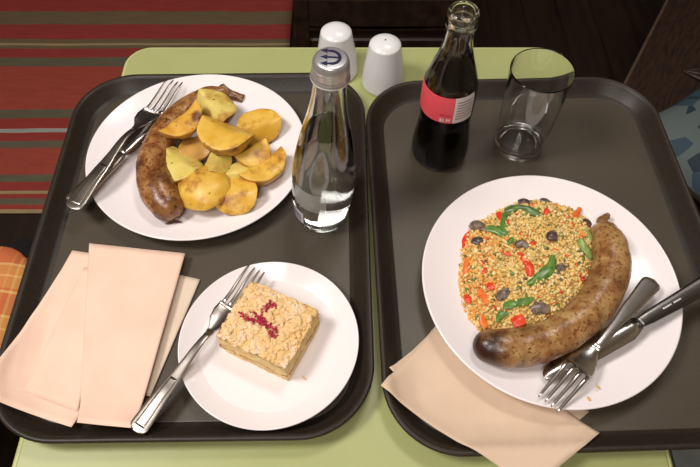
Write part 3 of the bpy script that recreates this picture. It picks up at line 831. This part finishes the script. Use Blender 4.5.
# bed below the grains
nr, na = 26, 72
for j in range(nr + 1):
    for i in range(na):
        a = 2 * PI * i / na; q = j / nr * 0.985; R_ = rad_at(a) * q; x, y = R_ * math.cos(a), R_ * math.sin(a)
        V.append((x, y, max(mound(x, y) - 0.0012, 0.0) if j < nr else 0.0))
        CC.append((*srgb(220, 184, 108)[:3], 1))
for j in range(nr):
    for i in range(na):
        i2 = (i + 1) % na; FF.append((j * na + i, (j + 1) * na + i, (j + 1) * na + i2, j * na + i2))
gcols = [srgb(226, 194, 120), srgb(222, 186, 106), srgb(230, 204, 140), srgb(226, 190, 112), srgb(216, 174, 92), srgb(226, 156, 72), srgb(234, 212, 156)]
cnt = 0
while cnt < 5200:
    a = rnd.uniform(0, 2 * PI); q = math.sqrt(rnd.random()) * 1.02
    Rr = rad_at(a); 
    if rnd.random() > (Rr / 0.085) ** 2: continue
    x, y = Rr * q * math.cos(a), Rr * q * math.sin(a)
    h = mound(x, y)
    z = max(h, 0.0005) + rnd.uniform(-0.0006, 0.0012)
    lx = rnd.uniform(0.0014, 0.0027); ly = lx * rnd.uniform(0.5, 0.85); lz = lx * rnd.uniform(0.5, 0.75)
    R3 = np.array((Matrix.Rotation(rnd.uniform(0, 6.28), 3, 'Z') @ Matrix.Rotation(rnd.uniform(-0.7, 0.7), 3, 'Y')))
    pts = (ico * np.array([lx, ly, lz])) @ R3.T + np.array([x, y, max(z, 0.0009)])
    b0 = len(V); V += [tuple(p) for p in pts]; FF += [(f[0] + b0, f[1] + b0, f[2] + b0) for f in icf]
    nn = noise.noise(Vector((x * 35, y * 35, 7)))
    c = gcols[5] if (nn > 0.22 and rnd.random() < 0.35) or (x < -0.04 and rnd.random() < 0.35) else rnd.choice(gcols[:5] + gcols[6:])
    if rnd.random() < 0.02: c = srgb(170, 140, 80)
    if rnd.random() < 0.012: c = srgb(112, 124, 60)
    f_ = rnd.uniform(0.88, 1.08); CC += [(min(c[0] * f_, 1), min(c[1] * f_, 1), min(c[2] * f_, 1), 1)] * 12
    cnt += 1
bul = mesh('bulgur_grains', V, FF, M_grain); bul.location = bc
at_ = bul.data.color_attributes.new('graincol', 'FLOAT_COLOR', 'POINT'); at_.data.foreach_set('color', [c for q in CC for c in q])
tag(bul, 'mound of yellow bulgur grains on the large plate', 'bulgur', kind='stuff')

FV = []; FFc = []; FC = []; rnd = random.Random(21)
for k in range(230):
    a = rnd.uniform(0, 2 * PI); q = math.sqrt(rnd.random()) * 0.97; Rr = rad_at(a); x, y = Rr * q * math.cos(a), Rr * q * math.sin(a)
    c = rnd.choice([srgb(206, 60, 34), srgb(222, 104, 48), srgb(92, 126, 58), srgb(120, 140, 74), srgb(104, 84, 66), srgb(92, 110, 50), srgb(224, 130, 58)])
    R3 = np.array(Matrix.Rotation(rnd.uniform(0, 6.28), 3, 'Z') @ Matrix.Rotation(rnd.uniform(-0.4, 0.4), 3, 'Y')); l_ = rnd.uniform(0.0014, 0.0036)
    pts = (ico * np.array([l_, l_ * rnd.uniform(0.35, 0.7), 0.0010])) @ R3.T + np.array([x, y, mound(x, y) + 0.0012])
    b0 = len(FV); FV += [tuple(p) for p in pts]; FFc += [(f[0] + b0, f[1] + b0, f[2] + b0) for f in icf]; FC += [tuple(c)] * 12
o = mesh('chopped_vegetable_flecks', FV, FFc, M_grain); o.location = bc
o.data.color_attributes.new('graincol', 'FLOAT_COLOR', 'POINT').data.foreach_set('color', [c for q in FC for c in q])
tag(o, 'tiny chopped red, orange and green vegetable flecks mixed through the bulgur', 'vegetable flecks', kind='stuff')

def zat(px, py, dz=0.0):
    p = at(px, py, ZR + 0.016) - bc; h = mound(p.x, p.y); h = max(h, 0.0)
    p = at(px, py, ZR + h) - bc; h = max(mound(p.x, p.y), 0.0)
    return at(px, py, ZR + h + dz)
def shred(name, label, cat, group, pts, radii, m, flat=0.55, seed=0, dz=0.0012):
    P = [zat(px, py, dz) for px, py in pts]; org = P[len(P) // 2].copy()
    zs = [p.z for p in P]; zm = sum(zs) / len(zs)
    for p in P: p.z = zm * 0.5 + p.z * 0.5 + 0.0004
    PP, RR = cr([p - org for p in P], [q * 1.32 for q in radii], 6)
    vs, fs = tube_vf(PP, RR, 12, flat * 0.85, 0.35, seed)
    o = mesh(name, vs, fs, m); o.location = org; mod(o, 'SUBSURF', levels=1, render_levels=1)
    tag(o, label, cat, group); return o
GR = 'vegetable pieces in the bulgur'
mm = 0.001
shred('green_bean', 'dark green bean lying level at the top of the bulgur', 'green bean', GR, [(504, 213), (514, 210), (527, 210), (543, 215)], [2.2*mm, 4.2*mm, 4.2*mm, 2.4*mm], M_bean, 0.8, 1)
shred('green_pepper_strip', 'bright green pepper strip near the middle of the bulgur', 'pepper strip', GR, [(527, 285), (538, 278), (548, 270), (552, 262), (553, 253)], [2.0*mm, 3.6*mm, 4.4*mm, 3.2*mm, 1.0*mm], M_green, 0.45, 2)
shred('green_pepper_strip', 'green pepper piece at the upper left of the bulgur beside a mushroom', 'pepper strip', GR, [(486, 229), (496, 229), (505, 233), (505, 222), (504, 215)], [2.4*mm, 4.0*mm, 4.4*mm, 3.4*mm, 2.0*mm], M_green, 0.5, 3)
shred('green_bean', 'pale green bean by the twisted sausage end, nearer the rim', 'green bean', GR, [(583, 229), (590, 238), (597, 247)], [2.4*mm, 3.4*mm, 2.4*mm], M_lime, 0.7, 4, 0.002)
shred('green_bean', 'pale green bean by the twisted sausage end, nearer the middle', 'green bean', GR, [(580, 238), (585, 248), (590, 260)], [2.4*mm, 3.4*mm, 2.2*mm], M_lime, 0.7, 5, 0.002)
shred('green_pepper_strip', 'dark green pepper strip low in the bulgur above the sausage', 'pepper strip', GR, [(503, 308), (513, 304), (524, 302), (534, 298)], [2.0*mm, 3.4*mm, 3.2*mm, 1.4*mm], M_green, 0.5, 6)
shred('green_pepper_strip', 'small green pepper bit at the lower left of the bulgur', 'pepper strip', GR, [(497, 323), (501, 315), (508, 313)], [1.4*mm, 2.6*mm, 1.4*mm], M_green, 0.5, 7)
shred('green_pepper_strip', 'thin green pepper shred between the red strip and the top bean', 'pepper strip', GR, [(507, 246), (512, 240), (518, 240)], [1.2*mm, 2.4*mm, 1.2*mm], M_green, 0.5, 27)
reds = [('red pepper strip curving at the middle of the bulgur', [(518, 253), (525, 259), (529, 267), (530, 277)], [1.8, 3.2, 3.6, 2.0], M_red),
        ('orange-red pepper strip near the top right of the bulgur', [(579, 210), (575, 217), (571, 226)], [2.0, 3.0, 2.0], M_orange),
        ('square red pepper piece just above the sausage', [(512, 324), (518, 321), (524, 318)], [4.4, 5.4, 4.4], M_red),
        ('small red pepper bit left of the mushroom slices', [(487, 284), (491, 286), (495, 288)], [2.4, 3.2, 2.4], M_red),
        ('red pepper strip at the left rim of the bulgur by the grey mushroom', [(468, 232), (465, 240), (465, 248)], [1.4, 2.6, 2.0], M_red),
        ('orange pepper strip on the left slope of the bulgur', [(478, 290), (484, 297), (488, 304)], [2.0, 3.2, 2.0], M_orange),
        ('red pepper bit at the far left edge of the bulgur', [(465, 295), (468, 299), (471, 303)], [1.6, 2.8, 1.6], M_red),
        ('red pepper tip beside the end of the top bean', [(549, 206), (547, 211), (545, 216)], [1.2, 2.4, 1.4], M_red),
        ('red pepper bit touching the start of the top bean', [(497, 214), (501, 217), (508, 219)], [2.0, 3.4, 2.0], M_red),
        ('small red pepper bit left of the curved red strip', [(503, 252), (507, 254), (511, 255)], [1.2, 2.2, 1.2], M_red),
        ('orange-red pepper bit at the lower left near the charred sausage end', [(482, 314), (483, 322), (486, 329)], [1.6, 2.8, 1.8], M_orange),
        ('orange pepper strip at the left between two red bits', [(467, 258), (466, 268), (465, 276)], [1.6, 2.6, 1.4], M_orange),
        ('small red pepper bit above the bright green strip', [(528, 246), (532, 244), (536, 243)], [1.2, 2.2, 1.2], M_red),
        ('red pepper bit right of the small lower left green one', [(482, 274), (486, 270), (490, 268)], [1.2, 2.0, 1.2], M_red)]
reds[-1] = ('small red pepper bit on the upper left slope of the mound', *reds[-1][1:])
for i, (lb, pt, rr, m_) in enumerate(reds):
    shred('red_pepper_piece', lb, 'pepper piece', GR, pt, [q * mm for q in rr], m_, 0.5, 30 + i)
mush = [('grey-brown mushroom cap at the upper left edge of the bulgur', [(471, 231), (476, 226), (484, 227), (490, 230)], [3.0, 4.6, 4.0, 2.4], M_mush),
        ('dark mushroom slice just below the upper left mushroom cap', [(471, 241), (477, 241), (483, 240)], [2.4, 3.6, 2.4], M_mushdark),
        ('dark purplish mushroom piece right of centre near the top of the mound', [(546, 236), (551, 236), (557, 236)], [2.6, 4.4, 3.0], M_mushdark),
        ('dark mushroom bit by the upper right bulgur edge', [(583, 220), (587, 223), (590, 227)], [2.0, 3.4, 2.0], M_mushdark),
        ('dark mushroom slice above the top bean', [(518, 203), (524, 202), (530, 203)], [2.2, 3.2, 2.0], M_mushdark),
        ('dark mushroom bit on the far edge of the bulgur', [(540, 201), (545, 201), (550, 203)], [1.8, 2.8, 1.8], M_mushdark),
        ('large grey mushroom slice above the sausage at its middle', [(531, 311), (540, 307), (549, 311)], [3.6, 5.4, 3.8], M_mush),
        ('mushroom slice in the middle between red strip and top bean', [(515, 246), (522, 243), (528, 248)], [2.6, 3.8, 2.4], M_mush),
        ('mushroom piece beside the bright green strip', [(556, 275), (560, 269), (564, 266)], [2.4, 3.8, 2.4], M_mush),
        ('mushroom slice left of the dark green lower strip', [(497, 300), (503, 294), (508, 289)], [2.6, 3.8, 2.4], M_mush)]
for i, (lb, pt, rr, m_) in enumerate(mush):
    shred('mushroom_slice', lb, 'mushroom', GR, pt, [q * mm for q in rr], m_, 0.6, 60 + i)
# stray grains on the plate rim
for lb, px, py, l_, a in (('larger stray yellow grain on the plate rim below the fork', 589, 399, 0.0022, 1.9), ('tiny stray grain on the plate right of the fork', 598, 387, 0.0016, 2.2)):
    vs, fs = tube_vf([Vector((-l_ + 2 * l_ * k / 4, 0, 0)) for k in range(5)], [0.0003, 0.001, 0.0012, 0.001, 0.0003], 8)
    o = mesh('stray_grain', vs, fs, plain('grain_yellow', srgb(216, 170, 90), 0.5)); o.location = at(px, py, 0.0262); o.rotation_euler = (0, 0, a); tag(o, lb, 'grain')

# ------------------------------------------------------------------ cake slice
cz = ZS
top = [at(250, 279, cz + 0.030), at(315, 309, cz + 0.030), at(290, 371, cz + 0.029), at(216, 337, cz + 0.029)]
cc = sum(top, Vector()) / 4; cc.z = TZ + cz
ex = (top[1] - top[0] + top[2] - top[3]) / 2; ey = (top[0] - top[3] + top[1] - top[2]) / 2
ex.z = ey.z = 0
CW, CD = ex.length, ey.length; CA = math.atan2(ex.y, ex.x)
cake = empty('cake_slice', cc, CA); tag(cake, 'square slice of crumbly layered cake dusted with sugar on the small plate', 'cake')
def slab(name, z0, z1, hw, hd, m, seed, amp=0.0012, top_amp=0.0, parent=cake, nn=26):
    bm = bmesh.new(); bmesh.ops.create_cube(bm, size=1)
    bmesh.ops.subdivide_edges(bm, edges=bm.edges, cuts=nn, use_grid_fill=True)
    for v in bm.verts:
        x, y, z = v.co.x * 2, v.co.y * 2, v.co.z + 0.5
        # round the corners
        q = 0.93
        k = 1.0
        if abs(x) > 0.86 and abs(y) > 0.86: k = 0.985
        zz = z0 + (z1 - z0) * z
        if z > 0.97:
            e = max(abs(x), abs(y)); zz -= 0.0035 * max(0, (e - 0.80) / 0.2) ** 2
            zz += top_amp * noise.noise(Vector((x * 5 + seed, y * 5, 2))) + top_amp * 0.6 * noise.noise(Vector((x * 14 + seed, y * 14, 2)))
        p = Vector((x * hw * k, y * hd * k, zz))
        nv = noise.noise_vector(Vector((p.x * 160 + seed, p.y * 160, p.z * 320)))
        p += Vector((nv.x, nv.y, nv.z * 0.3)) * amp
        v.co = p
    me = bpy.data.meshes.new(name); bm.to_mesh(me); bm.free(); me.materials.append(m)
    me.polygons.foreach_set('use_smooth', [True] * len(me.polygons))
    o = bpy.data.objects.new(name, me); COL.objects.link(o); o.parent = parent; return o
hw_, hd_ = CW / 2, CD / 2
slab('bottom_layer', 0.0003, 0.009, hw_, hd_, M_pastry, 1)
slab('cream_layer', 0.0085, 0.0125, hw_ * 0.975, hd_ * 0.975, M_cream, 2)
slab('top_layer', 0.012, 0.0305, hw_, hd_, M_pastry, 3, 0.0016, 0.003)
b = MB(); rnd = random.Random(4)
for k in range(1100):
    x = rnd.uniform(-0.97, 0.97); y = rnd.uniform(-0.97, 0.97); s_ = rnd.uniform(0.0008, 0.0026) * (1 if rnd.random() < 0.7 else 1.4)
    e = max(abs(x), abs(y)); z = 0.0305 - 0.0035 * max(0, (e - 0.8) / 0.2) ** 2 + 0.003 * noise.noise(Vector((x * 5 + 3, y * 5, 2))) + 0.0018 * noise.noise(Vector((x * 14 + 3, y * 14, 2)))
    M3 = Matrix.Rotation(rnd.uniform(0, 6), 3, 'Z') @ Matrix.Rotation(rnd.uniform(-0.6, 0.6), 3, 'X')
    b.add([Vector((x * hw_, y * hd_, z)) + M3 @ Vector((p[0] * s_, p[1] * s_ * rnd.uniform(0.7, 1), p[2] * s_ * 0.45)) for p in ico], icf)
o = b.build('crumb_topping', M_crumb, cake, False); o['kind'] = 'stuff'
b = MB(); rnd = random.Random(9)
strokes = [((240, 315), (247, 320)), ((247, 320), (256, 322)), ((256, 322), (265, 327)), ((262, 318), (268, 330)), ((262, 316), (268, 307)), ((265, 327), (275, 333)), ((270, 333), (273, 338)), ((253, 314), (259, 320)), ((270, 305), (276, 309))]
for (x0, y0), (x1, y1) in strokes:
    for k in range(24):
        f_ = rnd.random(); px = x0 + (x1 - x0) * f_ + rnd.gauss(0, 1.6); py = y0 + (y1 - y0) * f_ + rnd.gauss(0, 1.4)
        p = at(px - 0, py - 2, cz + 0.033); s_ = rnd.uniform(0.0004, 0.0014)
        b.add([p - cc + Vector(tuple(q * s_ for q in pp)) * 1.0 + Vector((0, 0, rnd.uniform(-0.001, 0.0006))) for pp in ico], icf)
o = b.build('raspberry_crumbs', M_rasp, None, False); o.location = cc; tag(o, 'scattered crimson dried raspberry crumbs on top of the cake slice', 'raspberry crumbs', kind='stuff')
vs, fs = tube_vf([Vector((-0.0025 + 0.005 * k / 4, 0, 0)) for k in range(5)], [0.0002, 0.0006, 0.0008, 0.0006, 0.0002], 8)
o = mesh('pastry_flake', vs, fs, M_pastry); o.location = at(304, 378, cz + 0.0012); o.rotation_euler = (0, 0, -0.7); tag(o, 'tiny pastry flake on the small plate right of the cake', 'crumb')

# ------------------------------------------------------------------ soda bottle
def at_xy(o, x, y, z): o.location = (x, y, TZ + z)
CX, CY = 0.0990, 0.4615
sb = empty('soda_bottle', (CX, CY, TZ + FL)); tag(sb, 'open glass bottle of dark cola with a coral red label', 'bottle')
outer = [(0.0, 0.004), (0.012, 0.0028), (0.020, 0.0008), (0.0245, 0.0), (0.0278, 0.0018), (0.0298, 0.007), (0.0300, 0.016), (0.0288, 0.030), (0.0268, 0.046), (0.0258, 0.058), (0.0262, 0.066),
         (0.0266, 0.083), (0.0262, 0.100), (0.0240, 0.112), (0.0205, 0.124), (0.0168, 0.136), (0.0142, 0.147), (0.0127, 0.158), (0.0121, 0.165), (0.0123, 0.169)]
o1 = smooth_prof(outer, 4)
fin = [(0.0138, 0.1700), (0.0143, 0.1715), (0.0143, 0.174), (0.0134, 0.1755), (0.0124, 0.1765), (0.0124, 0.179), (0.0134, 0.1800), (0.0137, 0.1820), (0.0134, 0.1845), (0.0122, 0.1860), (0.0105, 0.1858), (0.0096, 0.184)]
inner = [(max(r - 0.0022, 0), z + (0.003 if z < 0.01 else 0)) for r, z in o1 if z > 0.006]
inner = [(0.0094, 0.176)] + inner[::-1]; inner = [(r, z) for r, z in inner if r > 0.004] + [(0.018, 0.0075), (0.0, 0.0085)]
lathe('glass_body', o1 + fin + inner, M_glass, sb, n=64)
liq = [(r + 0.0003, z) for r, z in inner[::-1] if 0.006 < z < 0.1445]
liq = [(0.0, 0.0086)] + liq[1:]
liq.append((liq[-1][0], 0.1450)); liq.append((liq[-1][0] - 0.001, 0.1442)); liq.append((0, 0.1440))
lathe('cola', liq, M_cola, sb, n=64)
def label_patch(name, prof_r, z0, z1, a0, a1, m, parent, off=0.0003, n=40, k=6):
    pr = []
    for j in range(k + 1):
        z = z0 + (z1 - z0) * j / k; pr.append((prof_r(z) + off, z))
    vs, fs = lathe_vf(pr, n, D(a0), D(a1)); return mesh(name, vs, fs, m, parent)
def r_cola(z):
    best = min(o1, key=lambda q: abs(q[1] - z)); 
    for (r0, z0), (r1, z1) in zip(o1, o1[1:]):
        if z0 <= z <= z1 and z1 > z0: return r0 + (r1 - r0) * (z - z0) / (z1 - z0)
    return best[0]
lab = label_patch('label', r_cola, 0.0745, 0.1065, -215, -85, M_pink, sb)
label_patch('barcode_panel', r_cola, 0.0745, 0.1065, -85, -38, M_white, lab)
b = MB()
for k in range(7):
    z = 0.0795 + 0.0035 * k
    pr = [(r_cola(z) + 0.0005, z), (r_cola(z + 0.0012) + 0.0005, z + 0.0012)]; b.add(*lathe_vf(pr, 12, D(-80), D(-43)))
b.build('barcode_bars', M_grey, lab)
b = MB()
for k, (a0, a1, z0, z1) in enumerate([(-112, -108, 0.076, 0.0805), (-106.5, -103.5, 0.076, 0.0805), (-99, -96, 0.0765, 0.081), (-96, -93, 0.0782, 0.0798), (-93, -90.5, 0.0765, 0.081)]):
    b.add(*lathe_vf([(r_cola(z0) + 0.0005, z0), (r_cola(z1) + 0.0005, z1)], 3, D(a0), D(a1)))
b.build('printed_characters', M_white, lab)
b = MB()
for k in range(9):
    a0 = -113 + 2.6 * k; b.add(*lathe_vf([(r_cola(0.0835) + 0.0005, 0.0835), (r_cola(0.086) + 0.0005, 0.086)], 2, D(a0), D(a0 + 1.5)))
b.build('fine_print', M_redprint, lab)

sb.scale = (1.03, 1.03, 1.02)

# ------------------------------------------------------------------ water bottle
bb = at(321.5, 213, FL)
wb = empty('water_bottle', (bb.x, bb.y, TZ + FL)); tag(wb, 'clear glass water bottle with a silver screw cap on the left tray', 'bottle')
wb.rotation_euler = (0, D(4.3), 0); wb.scale = (1.01, 1.01, 1.03)
wb.location.z = TZ + FL + 0.0235 * math.sin(D(4.0))
wo = smooth_prof([(0.0, 0.005), (0.012, 0.0035), (0.019, 0.0008), (0.0235, 0.0), (0.0266, 0.0025), (0.0282, 0.010), (0.0296, 0.026), (0.0304, 0.045), (0.0302, 0.062), (0.0288, 0.082), (0.0262, 0.100), (0.0228, 0.118), (0.0190, 0.136), (0.0160, 0.152), (0.0142, 0.166), (0.0136, 0.176), (0.0136, 0.184)], 4)
wf = [(0.0136, 0.192), (0.0132, 0.196), (0.0112, 0.196), (0.0110, 0.193)]
wi = [(max(r - 0.0022, 0.0), z + (0.0035 if z < 0.01 else 0)) for r, z in wo if z > 0.006 and z < 0.183]
wi = wi[::-1] + [(0.018, 0.009), (0.0, 0.0105)]
lathe('glass_body', wo + wf + wi, M_glass, wb, n=64)
wl = [(r + 0.0003, z) for r, z in wi[::-1] if z < 0.128 and r > 0.001]
wl = [(0.0, 0.01052)] + wl; wl += [(wl[-1][0] - 0.0008, wl[-1][1] - 0.0006), (0, wl[-1][1] - 0.0008)]
lathe('water', wl, M_water, wb, n=64)
capo = empty('screw_cap', (0, 0, 0)); capo.parent = wb
cap_prof = [(0.0152, 0.1825), (0.0158, 0.1830), (0.0158, 0.1846), (0.0150, 0.1853), (0.0153, 0.1860), (0.0154, 0.1872), (0.0149, 0.1882), (0.0147, 0.1960), (0.0144, 0.1985), (0.0134, 0.2010), (0.0122, 0.2022), (0.0112, 0.2024), (0.0, 0.2026)]
lathe('cap_shell', cap_prof, M_alu, capo, n=72)
b = MB()
for k in range(48):
    a = 2 * PI * k / 48; M_ = Matrix.Rotation(a, 4, 'Z'); b.add(*box_vf(0.0144, 0.0150, -0.00045, 0.00045, 0.1886, 0.1950, M_))
o = b.build('knurled_grip', M_alu, capo, False); 
b = MB(); b.add(*lathe_vf([(0.0159, 0.1832), (0.0161, 0.1838), (0.0159, 0.1844)], 64)); b.build('seal_ring', M_ceramic, capo)
# trident emblem: three prongs to the left, arc to the right
b = MB(); zc = 0.20255
def flat(pts):
    n = len(pts); vs = [(x, y, zc) for x, y in pts] + [(x, y, zc + 0.0003) for x, y in pts]
    b.add(vs, [tuple(range(n - 1, -1, -1)), tuple(range(n, 2 * n))] + [(i, (i + 1) % n, n + (i + 1) % n, n + i) for i in range(n)])
R0 = 0.0070
for k in range(18):
    a0 = D(-95 + 190 * k / 18); a1 = D(-95 + 190 * (k + 1) / 18); q = []
    for a, rr in ((a0, R0 + 0.0012), (a1, R0 + 0.0012), (a1, R0 - 0.0012), (a0, R0 - 0.0012)): q.append((rr * math.cos(a) - 0.0005, rr * math.sin(a)))
    flat(q[::-1] if False else q)
for yy in (-R0, 0, R0):
    x1 = R0 if yy == 0 else -0.0005
    flat([(-0.004, yy - 0.0009), (x1, yy - 0.0009), (x1, yy + 0.0009), (-0.004, yy + 0.0009)])
    flat([(-0.0084, yy), (-0.0030, yy - 0.0027), (-0.0040, yy), (-0.0030, yy + 0.0027)])
b.build('trident_emblem', M_navy, capo, False)
def r_wat(z):
    for (r0, z0), (r1, z1) in zip(wo, wo[1:]):
        if z0 <= z <= z1 and z1 > z0: return r0 + (r1 - r0) * (z - z0) / (z1 - z0)
    return 0.02
label_patch('clear_label', r_wat, 0.040, 0.066, -150, -84, M_frost, wb, 0.0003)
label_patch('lower_label', r_wat, 0.012, 0.024, -88, -25, M_frost, wb, 0.0003)
l2 = label_patch('barcode_label', r_wat, 0.010, 0.029, -170, -128, M_white, wb, 0.0003)
b = MB()
for k in range(8):
    a0 = -166 + 4.2 * k; b.add(*lathe_vf([(r_wat(z) + 0.0005, z) for z in (0.013, 0.019, 0.025)], 2, D(a0), D(a0 + 2.2)))
b.build('barcode_bars', M_bluelabel, l2)

# ------------------------------------------------------------------ drinking glass
GX, GY = 0.1894, 0.4725
H = 0.1111
gp = [(0.0, 0.0010), (0.020, 0.0010), (0.0225, 0.0), (0.0255, 0.0008), (0.0266, 0.004), (0.0285, 0.04), (0.0305, 0.08), (0.0318, H - 0.001), (0.0315, H), (0.0310, H), (0.0308, H - 0.001), (0.0295, 0.08), (0.0275, 0.04), (0.0256, 0.014), (0.0235, 0.0105), (0.018, 0.0085), (0.0, 0.0080)]
o = lathe('drinking_glass', gp, M_glass, n=72); at_xy(o, GX, GY, FL); tag(o, 'empty clear tumbler standing beside the cola bottle', 'glass')

# ------------------------------------------------------------------ salt and pepper shakers
def shaker(label, px, py, s=1.0, hole=True):
    c = at(px, py, 0)
    r = empty('salt_shaker', (c.x, c.y, TZ)); tag(r, label, 'shaker')
    pr = smooth_prof([(0.0, 0.001), (0.022, 0.0005), (0.0250, 0.0012), (0.0262, 0.005), (0.0258, 0.012), (0.0235, 0.035), (0.0205, 0.058), (0.0190, 0.0685), (0.0186, 0.0715)], 5)
    pr += [(0.0180, 0.0735), (0.0165, 0.0752), (0.0135, 0.0775), (0.009, 0.0795), (0.004, 0.0804), (0.0, 0.0806)]
    pr = [(a * s, b_ * s * 0.82) for a, b_ in pr]
    lathe('ceramic_body', pr, M_ceramic, r, n=64)
    if hole: lathe('pour_hole', [(0.0010, 0.0654), (0.0010, 0.0664), (0.0, 0.0665)], M_hole, r, n=16)
    return r
shaker('white ceramic shaker with one pour hole standing alone between the two bottles', 383, 83)
shaker('white ceramic shaker partly hidden behind the cap of the water bottle', 337, 71, hole=False)
